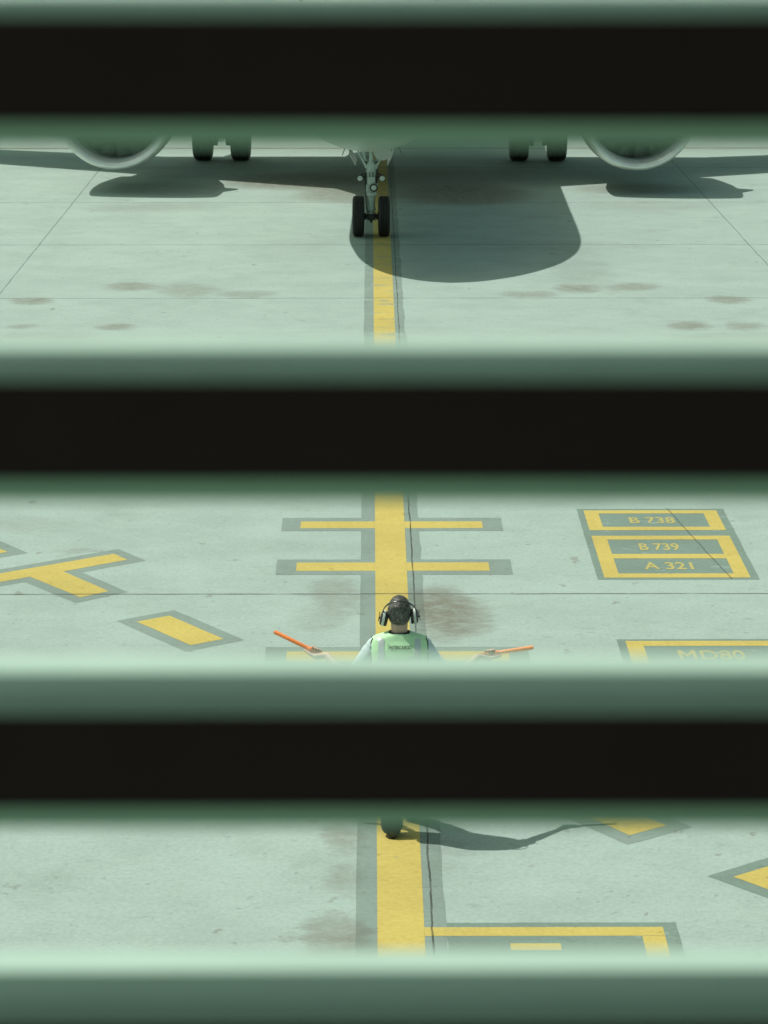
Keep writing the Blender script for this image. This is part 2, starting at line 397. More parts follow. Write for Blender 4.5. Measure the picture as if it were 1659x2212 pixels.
# ------------------------------------------------------------------ airliner
M_white = mat('white_aircraft_paint', (.50, .56, .52), rough=.38, var=.05, nscale=1.2, coat=.1)
M_belly = mat('pale_grey_paint', (.46, .50, .46), rough=.4, var=.05, nscale=1.5)
M_lip = mat('polished_inlet_metal', (.82, .85, .81), rough=.36, metal=.40, var=.04)
M_nac = mat('nacelle_paint', (.50, .54, .50), rough=.4, var=.05)
M_duct = mat('inlet_liner', (.33, .38, .34), rough=.6, var=.1)
M_fan = mat('fan_titanium', (.18, .205, .18), rough=.5, metal=.4, var=.2)
M_tyre = mat('tyre_rubber', (.014, .015, .014), rough=.75, var=.25, nscale=9, bump=.2)
M_rim = mat('wheel_rim', (.30, .33, .31), rough=.5, metal=.3)
M_gear = mat('gear_enamel', (.40, .50, .45), rough=.42, var=.12, nscale=9)
M_dark = mat('dark_gear_metal', (.035, .04, .038), rough=.5, metal=.4, var=.3, nscale=12)
M_chrome = mat('chromed_piston', (.6, .63, .62), rough=.15, metal=1.0)
M_lens = mat('lamp_glass', (.48, .55, .50), rough=.2, var=.05, coat=.4)
M_glass = mat('cockpit_glass', (.02, .025, .03), rough=.08, var=.05)
M_red = mat('red_mark', (.35, .03, .02), rough=.5)

PL = empty('airliner', (0, 52.8, 0), -.016)
tag(PL, 'white twin engine airliner facing the camera, nose wheels on the yellow line', 'airliner')
NOSE = -5.07
def yy(s): return NOSE + s
def sec(s_, rx, top, bot): return (s_, rx, (top-bot)/2, (top+bot)/2)
fus = MB(); st = [sec(0,.03,3.01,2.95),sec(.12,.34,3.33,2.68),sec(.35,.62,3.62,2.45),sec(.8,.98,4.0,2.22),sec(1.5,1.32,4.48,2.03),sec(2.5,1.63,5.0,1.90),sec(3.7,1.84,5.42,1.815),
      sec(5.0,1.95,5.67,1.675),sec(6.5,1.975,5.77,1.63),(10,1.975,2.07,3.70),(25,1.975,2.07,3.70),(29,1.84,1.88,3.92),(33,1.2,1.28,4.42),(36.3,.52,.6,4.9),(37.5,.14,.2,5.05)]
def spline(tab, sub=5):
    out = []
    for i in range(len(tab)-1):
        p0, p1, p2, p3 = tab[max(0, i-1)], tab[i], tab[i+1], tab[min(len(tab)-1, i+2)]
        for k in range(sub):
            t = k/sub; row = [p1[0]+(p2[0]-p1[0])*t]
            for q in range(1, len(p1)):
                h = p2[0]-p1[0]
                m1 = (p2[q]-p0[q])/max(1e-6, p2[0]-p0[0])*h; m2 = (p3[q]-p1[q])/max(1e-6, p3[0]-p1[0])*h
                row.append((2*t**3-3*t*t+1)*p1[q] + (t**3-2*t*t+t)*m1 + (-2*t**3+3*t*t)*p2[q] + (t**3-t*t)*m2)
            out.append(tuple(row))
    return out + [tab[-1]]
st = spline(st)
N = 96
fus.rings([[(rx*math.cos(2*math.pi*k/N), yy(s), zc + rz*math.sin(2*math.pi*k/N)) for k in range(N)] for s, rx, rz, zc in st])
FU = fus.build('fuselage', M_white, PL, ang=60)
b = MB()
for k in range(7):
    a0 = R(90-62) + R(124)*k/7 + .02; a1 = R(90-62) + R(124)*(k+1)/7 - .02; pts = []
    for (s_, a) in ((2.05, a0), (2.05, a1), (2.75, a1), (2.75, a0)):
        i = max(j for j in range(len(st)) if st[j][0] <= s_); t = (s_-st[i][0])/(st[i+1][0]-st[i][0])
        rx, rz, zc = [st[i][q]*(1-t)+st[i+1][q]*t for q in (1,2,3)]
        pts.append(Vector((1.006*rx*math.cos(a), yy(s_), zc + 1.006*rz*math.sin(a))))
    b.add(pts, [(0,1,2,3)])
b.build('windscreen', M_glass, FU, smooth=False)
for sx_ in (-1, 1):
    for k in range(34):
        s_ = 7.2 + k*.55; rs = []
        for j in range(5):
            a = math.asin((4.15 - .17 + .085*j - 3.70)/2.07); w_ = .11 if 0 < j < 4 else .07
            rs.append([(sx_*1.978*math.cos(a), yy(s_) + d, 3.70 + 2.073*math.sin(a)) for d in (-w_, w_)])
        b = MB(); b.rings(rs, False, False, False); b.build('cabin_window', M_glass, FU, smooth=False)
# belly fairing
b = MB(); b.rings([[(rx*math.cos(2*math.pi*k/40), yy(s), 2.25 + rz*math.sin(2*math.pi*k/40)) for k in range(40)] for s, rx, rz in
                   ((11.2,.5,.35),(11.8,1.5,.66),(13,2.05,.82),(17,2.1,.84),(19.5,1.8,.76),(21.5,.6,.4))])
b.build('belly_fairing', M_belly, PL, ang=60)
# probes and blade antennas under the nose
for (x_, z_, dx, dz) in ((-.50,1.66,-.05,-.12),(-.40,1.62,-.015,-.07),(.52,1.70,.06,-.13)):
    b = MB(); b.tube([(x_-dx*.4, .0, z_+.06), (x_+dx, -.02, z_+dz)], [.009, .007], 8); b.build('probe', M_dark, FU)
def airfoil(t, n=14):
    up = []; lo = []
    for k in range(n+1):
        x = .5*(1-math.cos(math.pi*k/n)); yt = 5*t*(.2969*math.sqrt(x)-.126*x-.3516*x*x+.2843*x**3-.1036*x**4)
        up.append((x, yt*1.15)); lo.append((x, -yt*.85))
    return lo[::-1] + up[1:-1]
def wing_le(x): return 13.27 + .555*(x-2.9)
def wing_te(x): return 18.9 if x <= 6.4 else 18.9 + .35*(x-6.4)
def wing_z(x): return 2.35 + .085*(x-1.9)
for sg in (-1, 1):
    b = MB(); rs = []
    for x in (1.0, 1.9, 3, 4.5, 6.4, 9, 12, 15, 16.9):
        le, te = wing_le(x), wing_te(x); c = te-le; t = .15 - .045*min(1, x/8)
        rs.append([(sg*x, yy(le + u*c), wing_z(x) + v*c - .015*c*u) for u, v in airfoil(t)])
    for (dx, dz, cl, c) in ((.25,.12,21.35,1.25),(.55,.55,21.75,1.0),(.75,1.3,22.3,.7),(.85,2.3,23.0,.35)):
        rs.append([(sg*(16.9+dx + v*c*.9), yy(cl + u*c), wing_z(16.9)+dz) for u, v in airfoil(.1)])
    b.rings(rs)
    WG = b.build('wing', M_belly, PL, ang=50)
    for x in (4.7, 8.3, 11.6):
        f = MB(); te = wing_te(x); z_ = wing_z(x)-.18
        f.rings([[(sg*x + r*.8*math.cos(2*math.pi*k/16), yy(te+d), z_ + zz + r*math.sin(2*math.pi*k/16)) for k in range(16)] for d, r, zz in
                 ((-2.2,.03,.05),(-1.6,.17,.0),(-.6,.22,-.03),(.1,.16,-.04),(.5,.03,-.03))])
        f.build('flap_fairing', M_belly, WG)
    # engine
    ex, ey, ez = sg*5.56, yy(11.27), 1.74
    EN = MB()
    EN.lathe([(.20,1.235),(.40,1.265),(.8,1.29),(1.5,1.29),(2.2,1.23),(2.9,1.09),(3.4,.95),(3.4,.91),(2.8,.95)], (ex,ey,ez), n=72)
    EN = EN.build('engine', M_nac, PL, ang=50)
    b = MB()
    prof = [(.34,1.020),(.20,1.030),(.10,1.056),(.035,1.098),(.0,1.145),(.02,1.190),(.08,1.215),(.20,1.236)]
    b.lathe(prof, (ex,ey,ez), n=72); b.build('inlet_lip', M_lip, EN, ang=70)
    b = MB(); b.lathe([(.34,1.019),(.55,1.03),(.85,1.04),(1.0,1.04)], (ex,ey,ez), n=72); b.build('inlet_duct', M_duct, EN)
    b = MB()
    for k in range(18):
        a = 2*math.pi*k/18; rs = []
        for j in range(6):
            r = .32 + .70*j/5; tw = R(25 + 38*j/5); ch = .17 + .08*j/5; sw = .10*math.sin(math.pi*j/5)
            c_ = Vector((math.cos(a+sw*.5), 0, math.sin(a+sw*.5))); t_ = Vector((-math.sin(a), 0, math.cos(a)))
            d_ = t_*math.sin(tw) + Vector((0,1,0))*math.cos(tw); nrm = c_.cross(d_).normalized()*.008
            m_ = Vector((ex, ey+.90, ez)) + c_*r
            rs.append([m_-d_*ch, m_-nrm, m_+d_*ch, m_+nrm])
        b.rings(rs)
    b.build('fan', M_fan, EN, ang=30)
    b = MB(); b.lathe([(.42,.005),(.48,.10),(.62,.22),(.78,.31),(.98,.34)], (ex,ey,ez), n=32, cap0=True, cap1=True); b.build('spinner', M_fan, EN)
    b = MB(); b.lathe([(1.02,.05),(1.02,1.03)], (ex,ey,ez), n=48); b.build('fan_backing', M_dark, EN)
    b = MB(); b.lathe([(2.6,.80),(3.6,.72),(4.4,.52),(4.42,.47),(3.9,.5)], (ex,ey,ez), n=40); b.lathe([(3.9,.36),(4.6,.30),(5.1,.16),(5.35,.02)], (ex,ey,ez), n=32); b.build('exhaust_cone', M_dark, EN)
    for ss in (-1, 1):
        b = MB(); a = R(90 - ss*50); c_ = Vector((math.cos(a),0,math.sin(a))); o_ = Vector((ex,ey,ez)); n_ = Vector((-c_.z,0,c_.x))*.012
        tri = [o_+c_*1.2+Vector((0,.75,0)), o_+c_*1.60+Vector((0,1.35,0)), o_+c_*1.60+Vector((0,1.55,0)), o_+c_*1.2+Vector((0,1.75,0))]
        b.add([p-n_ for p in tri]+[p+n_ for p in tri], [(3,2,1,0),(4,5,6,7),(0,1,5,4),(1,2,6,5),(2,3,7,6),(3,0,4,7)])
        b.build('strake', M_nac, EN, smooth=False)
    b = MB(); b.rings([[(ex+w_, yy(s_), z_) for (w_, s_, z_) in q] for q in (
        [(-.16,12.2,2.95),(.16,12.2,2.95),(.16,12.2,3.02),(-.16,12.2,3.02)],
        [(-.22,14.0,2.7),(.22,14.0,2.7),(.22,14.0,3.05),(-.22,14.0,3.05)],
        [(-.2,16.6,2.35),(.2,16.6,2.35),(.2,16.6,2.75),(-.2,16.6,2.75)])])
    b.build('pylon', M_nac, PL, bevel=.04)
    # tailplane
    b = MB(); rs = []
    for x, le, c in ((.4,31.2,3.6),(6.2,34.2,1.4)):
        rs.append([(sg*x, yy(le+u*c), 4.9 + .1*x + v*c) for u, v in airfoil(.1)])
    b.rings(rs); b.build('tailplane', M_white, PL, ang=50)
b = MB(); b.rings([[(v*c, yy(le+u*c), z_) for u, v in airfoil(.11)] for z_, le, c in ((5.3,29.2,5.8),(6.2,30.2,5.0),(11.6,34.2,2.1))])
b.build('tail_fin', M_white, PL, ang=50)

# tyres
def tyre(x, y, r, w, rim, parent, gm=M_tyre):
    b = MB(); h = w/2; k = .18*w
    pr = [(-h*.72, rim), (-h*.94, rim+.02*r), (-h, rim+.35*(r-rim)), (-h*.97, rim+.72*(r-rim)), (-h*.84, r-.045*r), (-h*.62, r-.008*r)]
    gs = []
    for q in (-.36, 0, .36):
        gs += [(h*q-.006-h*.03, r), (h*q-h*.02, r-.010), (h*q+h*.02, r-.010), (h*q+.006+h*.03, r)]
    pr = pr + gs + [(-a, c) for a, c in reversed(pr)]
    b.lathe(pr, (x, y, r), (1,0,0), 56); T_ = b.build('tyre', gm, parent, ang=30)
    b = MB(); b.lathe([(-h*.70, .01),(-h*.55, rim*.5),(-h*.45, rim*.75),(-h*.74, rim*.98),(h*.74, rim*.98),(h*.45, rim*.75),(h*.55, rim*.5),(h*.70,.01)], (x, y, r), (1,0,0), 40)
    b.build('rim', M_rim, parent, ang=30)
# nose gear
NG_ = MB()
NG_.tube([(0,.10,1.95),(0,.06,1.62),(0,.03,1.30)], [.036,.036,.05], 16)
NG_.tube([(0,.05,1.42),(0,.04,1.34),(0,.03,1.22),(0,.01,1.02),(0,0,.84)], [(.05,.07),(.095,.075),(.098,.08),(.092,.085),(.088,.085)], 20, ref=(1,0,0))
NG_.lathe([(-.03,.102),(.0,.104),(.035,.102),(.04,.09)], (0,0,.81), (0,0,1), 28, True, True)
NG_.lathe([(.0,.092),(-.02,.078),(-.12,.076),(-.2,.068),(-.235,.072),(-.27,.085),(-.30,.088),(-.32,.06)], (0,0,.80), (0,0,1), 28, True, True)
for sg in (-1, 1):
    NG_.tube([(sg*.295,.10,1.70),(sg*.19,.07,1.49),(sg*.10,.045,1.35),(sg*.075,.03,1.26)], [.016,.020,.030,.035], 12)
    NG_.tube([(sg*.075,.02,1.30),(sg*.07,.0,1.06)], [.03,.022], 10)
    NG_.tube([(sg*.155,.12,1.70),(sg*.12,.10,1.45),(sg*.06,.06,1.38)], [.035,.035,.03], 12)
NGO = NG_.build('nose_gear', M_gear, PL, ang=45)
b = MB(); b.box((-.05,-.105,.98),(.075,-.06,1.14)); b.box((-.095,-.10,.86),(.10,-.055,1.00)); b.box((.06,-.112,.88),(.125,-.07,1.02)); b.build('steering_unit', M_gear, NGO, smooth=False, bevel=.012)
b = MB()
for (x_, z_, h_) in ((-.035,1.17,.06),(.035,1.17,.06)): b.tube([(x_,-.075,z_+h_),(x_,-.085,z_-h_)], .009, 8)
b.tube([(-.10,-.02,1.30),(-.125,-.05,1.1),(-.105,-.06,.9),(-.095,-.05,.6),(-.07,-.02,.45)], .009, 8)
b.tube([(.10,-.02,1.28),(.115,-.04,1.1),(.11,-.05,1.0)], .012, 8)
b.tube([(.12,.06,1.40),(.115,.06,1.25),(.13,.03,1.12)], .014, 8); b.tube([(-.12,.06,1.36),(-.11,.05,1.2),(-.125,.03,1.08)], .014, 8)
for sg in (-1, 1):
    b.tube([(sg*.08,-.02,1.40),(sg*.115,.0,1.42)], .018, 8); b.tube([(sg*.12,.13,1.70),(sg*.14,.12,1.56),(sg*.10,.1,1.50),(sg*.15,.1,1.44)], .016, 8)
    b.box((sg*.10-.012,-.03,.93),(sg*.10+.012,.04,1.20))
b.build('hose', M_dark, NGO)
b = MB(); b.tube([(0,0,.55),(0,0,.40)], .052, 24); b.build('piston', M_chrome, NGO)
b = MB(); b.lathe([(0,.062),(.012,.090),(.03,.090),(.035,.06)], (0,0,.425), (0,0,1), 24, True, True); b.build('collar', M_gear, NGO)
b = MB(); b.box((-.085,-.09,.315),(.085,.09,.425)); b.tube([(-.26,0,.38),(.26,0,.38)], .04, 20); b.tube([(0,-.06,.33),(0,-.10,.275)], [.035,.02], 12)
for sg in (-1,1): b.lathe([(0,.065),(.03,.07),(.05,.06)], (sg*.10,0,.38), (sg,0,0), 20, True, True)
b.build('axle', M_dark, NGO, bevel=.012)
b = MB(); b.tube([(0,.10,.82),(0,.24,.62),(0,.09,.44)], [.03,.022,.03], 12); b.build('torque_link', M_gear, NGO)
for (x_, z_, r_, rl, y_) in ((-.21,1.11,.060,.050,-.06),(.21,1.11,.060,.050,-.06),(.052,.945,.080,.050,-.16)):
    b = MB(); b.lathe([(.10,.02),(.09,r_*.6),(.05,r_*.95),(0,r_),(-.012,r_),(-.014,rl+.004),(-.002,rl)], (x_,y_,z_), (0,1,0), 28)
    if abs(x_) > .1: b.tube([(x_,y_+.06,z_),(math.copysign(.08,x_),.0,z_+.03)], .022, 10); b.tube([(x_,y_+.05,z_+.05),(math.copysign(.09,x_),.0,z_+.10)], .014, 8)
    else: b.tube([(x_,y_+.07,z_),(x_,-.06,z_)], .04, 12)
    L_ = b.build('landing_light', M_dark, NGO)
    b = MB(); b.lathe([(0,.001),(.002,rl*.5),(.012,rl)], (x_,y_-.022,z_), (0,1,0), 28); b.build('lens', M_lens, NGO)
for sg in (-1, 1): tyre(sg*.245, 0, .385, .225, .20, NGO)
b = MB(); c_ = Vector((0,-.082,.775)); b.add([c_+Vector((-.014,0,-.012)), c_+Vector((.014,0,-.012)), c_+Vector((0,0,.014))], [(0,1,2)]); b.build('warning_triangle', M_red, NGO, smooth=False)
for sg in (-1, 1):     # bay doors hanging open either side
    b = MB(); q = [(sg*.46,1.72),(sg*.44,1.72),(sg*.385,1.50),(sg*.30,1.32),(sg*.315,1.32),(sg*.405,1.50)]
    b.rings([[(x_, y_, z_) for x_, z_ in q] for y_ in (.25, 1.25)]); b.build('gear_door', M_belly, PL, smooth=False)
b = MB(); b.lathe([(0,.001),(.0,.165),(.015,.165)], (.215,-.02,1.60), (0,1,.25), 28, False, True); b.build('bay_panel', M_belly, PL, smooth=False)
# main gear
for sg in (-1, 1):
    x = sg*3.71; y = 12.64
    b = MB(); b.tube([(x+sg*.15,y,2.5),(x,y,1.2)], .15, 20); b.tube([(x,y,1.25),(x,y,.55)], .10, 20); b.tube([(x-.40,y,.585),(x+.40,y,.585)], .075, 16)
    b.tube([(x,y,1.25),(x-sg*1.5,y,2.1)], .06, 12); b.tube([(x,y+.12,1.2),(x,y+.42,.9),(x,y+.1,.62)], .05, 10)
    MG = b.build('main_gear', M_gear, PL)
    for s2_ in (-1, 1):
        tyre(x+s2_*.445, y, .585, .455, .27, MG)
        b = MB(); b.lathe([(0,.24),(.09,.24),(.11,.20)], (x+s2_*.10,y,.585), (s2_,0,0), 28, True, True); b.build('brake', M_dark, MG)
    b = MB()
    for k in range(5): b.tube([(x-.12+k*.05,y-.12,.62),(x-.11+k*.055,y-.19,.50-.02*(k%3)),(x-.08+k*.045,y-.12,.46)], .012, 8)
    b.build('hose', M_dark, MG)
    b = MB(); b.box((x+sg*.62-.02,y-.5,1.0),(x+sg*.62+.02,y+.5,2.6)); b.build('gear_door', M_belly, PL, smooth=False)

# ------------------------------------------------------------------ the marshaller
M_skin = mat('skin', (.50, .36, .26), rough=.55, var=.08, nscale=14)
M_hair = mat('greying_hair', (.17, .178, .16), rough=.6, var=.5, nscale=70, bump=.6, bscale=130)
M_shirt = mat('pale_blue_shirt', (.47, .58, .60), rough=.8, var=.05, nscale=10, sheen=.2)
M_trous = mat('dark_trousers', (.022, .026, .027), rough=.85, var=.2, nscale=10)
M_shoe = mat('black_leather', (.018, .02, .02), rough=.28, var=.2, nscale=16)
M_vest = mat('hi_vis_green', (.43, .70, .42), rough=.75, var=.06, nscale=12, bump=.25, bscale=16)
M_refl = mat('reflective_tape', (.50, .57, .56), rough=.35, var=.08, nscale=16, metal=.35, bump=.3, bscale=24)
M_black = mat('black_binding', (.012, .013, .012), rough=.7)
M_ink = mat('dark_green_print', (.008, .028, .016), rough=.7)
M_plas = mat('dark_plastic', (.022, .028, .025), rough=.32, var=.15)
M_steel = mat('grey_steel', (.28, .32, .30), rough=.3, metal=.7)
M_cup = mat('cup_stripe', (.48, .55, .50), rough=.35, var=.1)
M_orange = mat('orange_wand', (.92, .26, .065), rough=.3, var=.08, nscale=20, coat=.3)
M_grip = mat('dull_orange_grip', (.42, .15, .05), rough=.6)
M_orange_pale = mat('pale_orange_wand', (.95, .36, .13), rough=.3, var=.08, nscale=20, coat=.3)  # paler orange for the right wand tube

MX, MYY = .21, 20.28
P = empty('person', (MX, MYY, 0))
tag(P, 'person seen from behind in green vest and pale blue shirt, arms spread with wands', 'person')
TORSO = [(.93,.165,.115,.0),(1.02,.160,.108,.0),(1.15,.160,.105,.0),(1.30,.178,.115,.01),(1.42,.188,.115,.01),(1.50,.180,.095,.01),(1.545,.125,.075,.005),(1.58,.07,.06,.005)]
def ell(z, a, b, cy, n=40, e=2.3):
    out = []
    for k in range(n):
        t = 2*math.pi*k/n; c, s_ = math.cos(t), math.sin(t)
        out.append((a*math.copysign(abs(c)**(2/e), c), cy + b*math.copysign(abs(s_)**(2/e), s_), z))
    return out
HIP = {-1: (-.09,0,.93), 1: (.09,.01,.93)}
KNEE = {-1: (-.075,-.02,.50), 1: (.10,.17,.50)}
ANK = {-1: (-.055,-.125,.10), 1: (.105,.24,.10)}
SHO = {-1: (-.185,.01,1.485), 1: (.185,.01,1.485)}
ELB = {-1: (-.385,.0,1.215), 1: (.395,-.02,1.20)}
WRI = {-1: (-.555,.262,1.335), 1: (.612,.275,1.318)}
GRIP = {-1: Vector((-.640,.350,1.333)), 1: Vector((.700,.345,1.318))}
TIP = {-1: Vector((-.968,.455,1.468)), 1: Vector((1.045,.40,1.354))}
body = MB()
body.rings([ell(z, a*.93, b*.93, cy) for z, a, b, cy in TORSO])
body.tube([(0,.0,1.53),(0,.012,1.60),(0,.03,1.67)], [(.066,.066),(.060,.062),(.060,.066)], 18)
HC = Vector((0, .045, 1.742))
body.ball(HC, (.077, .098, .122), 22)
body.ball(HC + Vector((0,.03,-.06)), (.058,.072,.066), 16)                     # jaw
body.tube([HC+Vector((0,.095,.02)), HC+Vector((0,.118,-.022))], [.010,.016], 8) # nose
body.ball(HC + Vector((0,.098,-.055)), (.022,.010,.008), 8)                     # lips
for sg in (-1, 1):
    body.ball(HC + Vector((sg*.082,.0,-.005)), (.012,.020,.030), 10)            # ears
    body.limb([HIP[sg], KNEE[sg], ANK[sg]], [.082,.055,.038])
    toe = Vector(ANK[sg]) + Vector((sg*.01,.17,-.065)); body.limb([ANK[sg], tuple(toe)], [.04,.03])
    e, w = Vector(ELB[sg]), Vector(WRI[sg])
    body.limb([SHO[sg], tuple(e)], [.056,.041])
    body.limb([tuple(e), tuple(e.lerp(w,.3)), tuple(w)], [.041,.043,(.028,.024)])
    # hand closed on the handle: palm, four curled fingers, thumb laid along the wand
    a = (TIP[sg]-GRIP[sg]).normalized(); o_ = GRIP[sg]
    b_ = Vector((0,-.25,-1)); b_ = (b_ - a*b_.dot(a)).normalized()              # palm lies under and behind the handle
    c_ = a.cross(b_); c_ = c_ if c_.y > 0 else -c_
    pc = o_ + b_*.034 - a*.01
    body.tube([w, w.lerp(pc,.5)+Vector((0,0,-.002)), pc - a*.004, pc + a*.035], [(.024,.029),(.024,.038),(.023,.045),(.016,.038)], 14, ref=tuple(b_))
    for k, ln in enumerate((.96, 1.0, .95, .80)):
        base = a*(.040 - .022*k)
        pts = []
        for j, th in enumerate((10, 55, 100, 150, 200)):
            t = R(th*ln + 10); r = .0295 - .001*(j == 4)
            pts.append(o_ + base + b_*(math.cos(t)*r) + c_*(math.sin(t)*r) - b_*0.0)
        body.limb([tuple(q) for q in pts], [.0125,.0122,.0115,.0108,.0100], 8)
    th0 = pc - a*.01 - c_*.028
    body.limb([tuple(th0), tuple(o_ + b_*.030 + a*.035 - c_*.026), tuple(o_ + b_*.024 + a*.085 - c_*.014)], [.018,.0145,.0115], 8)
B = remesh(body.build('body', M_skin, P), .0052, 3)
for sg in (-1, 1):
    b = MB(); b.ball(HC + Vector((sg*.030,.085,.008)), .012, 10); b.build('eye', M_lens, P)

# clothes
sh = MB(); sh.rings([ell(z, a*1.03, b*1.04, cy) for z, a, b, cy in TORSO[:7]])
sh.tube([(0,.0,1.545),(0,.008,1.583)], [(.080,.078),(.070,.072)], 20)
for sg in (-1, 1):
    s0, e = Vector(SHO[sg]), Vector(ELB[sg]); w = Vector(WRI[sg])
    sh.limb([tuple(s0 - Vector((sg*.03,0,-.005))), tuple(s0), tuple(s0.lerp(e,.45)), tuple(s0.lerp(e,.93))], [.066,.070,.066,.060])
    sh.tube([tuple(s0.lerp(e,.85)), tuple(e), tuple(e.lerp(w,.10))], [.062,.062,.056], 16)
remesh(sh.build('shirt', M_shirt, P), .008, 2, .005, 15)
tr = MB(); tr.rings([ell(z, a*1.06, b*1.08, cy) for z, a, b, cy in ((.86,.17,.115,.005),(.93,.172,.118,.0),(1.04,.164,.112,.0))])
for sg in (-1, 1):
    h, k, an = Vector(HIP[sg]), Vector(KNEE[sg]), Vector(ANK[sg])
    tr.limb([tuple(h), tuple(h.lerp(k,.5)), tuple(k), tuple(k.lerp(an,.5)), tuple(an+Vector((0,.0,-.01)))], [.103,.094,.082,.082,.086])
remesh(tr.build('trousers', M_trous, P), .009, 2, .006, 12)
for sg in (-1, 1):
    an = Vector(ANK[sg]); b = MB(); rs = []
    for d, w_, h_, z_ in ((-.078,.022,.030,.034),(-.066,.036,.052,.055),(-.03,.041,.060,.063),(.03,.042,.050,.052),(.09,.047,.036,.038),(.15,.050,.030,.032),(.19,.042,.024,.026),(.215,.020,.014,.017)):
        w_ *= 1.22; h_ *= 1.15; rs.append([(an.x + sg*.012*(d+.07)/.2 + w_*math.cos(2*math.pi*k/20), an.y + d, max(.003, z_ + h_*math.sin(2*math.pi*k/20))) for k in range(20)])
    b.rings(rs); b.build('shoe', M_shoe, P, ang=60)

VR = [(.97,.205,.150,-.008),(1.10,.198,.148,-.012),(1.25,.204,.156,-.014),(1.36,.214,.158,-.012),(1.43,.218,.150,-.006),(1.48,.2185,.136,.0),(1.515,.218,.120,.004),(1.537,.214,.106,.005),(1.555,.205,.094,.004),(1.572,.160,.086,.002),(1.588,.105,.078,.0),(1.597,.082,.074,.0)]
def vring(z):
    for i in range(len(VR)-1):
        if VR[i][0] <= z <= VR[i+1][0]:
            t = (z-VR[i][0])/(VR[i+1][0]-VR[i][0]); return [VR[i][q]*(1-t)+VR[i+1][q]*t for q in (1,2,3)]
    return VR[-1][1:]
def vest_back(x, z, off=0.0):
    """point of the vest's back surface at height z"""
    a, b_, cy = vring(z); e = 2.8; q = max(0.0, 1 - (min(abs(x), a*.9995)/a)**e)**(1/e)
    fold = .004*mnoise.noise(Vector((x*16, 2.0, z*11))) + .002*mnoise.noise(Vector((x*40, 5.0, z*26)))
    return Vector((x, cy - b_*q - fold - off, z))
NV = 72
zz = [.97 + (1.597-.97)*k/44 for k in range(45)]
b = MB(); rs = []
for z in zz:
    a, bb, cy = vring(z); r = []
    for (x, y, z_) in ell(z, a, bb, cy, NV, 2.8):
        f = .004*mnoise.noise(Vector((x*16, 2.0 if y < cy else 9.0, z*11))) + .002*mnoise.noise(Vector((x*40, 5.0, z*26)))
        y = y - f if y < cy else y + f
        r.append((x, y, z))
    rs.append(r)
b.rings(rs, False, False)
V_ = b.build('vest', M_vest, P, ang=70)
for x0, x1 in ((-.163,-.115), (.115,.160)):      # vertical reflective tapes
    b = MB(); rs = []
    for k in range(50):
        z = .985 + (1.565-.985)*k/49
        rs.append([vest_back(x0 + (x1-x0)*j/5, z, .003) for j in range(6)])
    b.rings(rs, False, False, False); b.build('reflective_strip', M_refl, V_)
b = MB()                                         # reflective belt round the waist
for k0, z0 in ((0, 1.10),):
    rs = []
    for dz in (0, .025, .05):
        a, bb, cy = vring(z0+dz); rs.append(ell(z0+dz, a+.004, bb+.007, cy, NV, 2.8))
    b.rings(rs, False, False)
b.build('reflective_belt', M_refl, V_)
for sg in (-1, 1):                               # black armhole binding
    b = MB(); pts = []
    for k in range(15):
        z = 1.555 - .33*k/14; a = vring(z)[0]; pts.append(vest_back(sg*(a*.985 if z < 1.54 else a*.98), z, .002))
    for k in range(15):
        z = 1.225 + .33*k/14; q = vest_back(sg*vring(z)[0]*.985, z); cy = vring(z)[2]; pts.append(Vector((q.x, 2*cy - q.y + .004, z)))
    b.tube(pts, .0062, 8); b.build('armhole_binding', M_black, V_)
# print on the back
lt = letters('INTERCARGO', -.076, .092, 1.497, 1.522, 0, M_ink, V_, .02, 'lettering')
def press(o, off):
    me = o.data
    for v in me.vertices: v.co = vest_back(v.co.x, v.co.y, off)
    me.update()
press(lt, .0065)
b = MB(); b.rings([[vest_back(x, 1.487 + .046*k/5, .005) for x in (-.0875, -.0850)] for k in range(6)], False, False, False); b.build('print_bar', M_ink, V_)
b = MB(); b.rings([[vest_back(-.070 + .045*k/5, z, .004) for z in (1.4855, 1.4880)] for k in range(6)], False, False, False); b.build('print_line', M_ink, V_)
# lanyard round the neck
b = MB(); rs = []
for k in range(48):
    t = 2*math.pi*k/48; x = .0735*math.cos(t); y = .004 + .0705*math.sin(t); z = 1.595 - .010*max(0, math.sin(t)) - .006*abs(math.cos(t))
    rs.append([(x*1.12, y*1.12, z-.016), (x, y, z+.014), (x*.94, y*.94, z+.014), (x*1.06, y*1.06, z-.016)])
b.rings(rs + [rs[0]], False, False); b.build('lanyard', M_black, P)
b = MB()
for k in range(7):
    x = -.030 + k*.010; y = .004 - .0745*math.sqrt(1-(x/.078)**2)
    b.box((x-.003, y-.004, 1.588), (x+.003, y-.002, 1.601))
b.build('lanyard_print', M_cup, P, smooth=False)
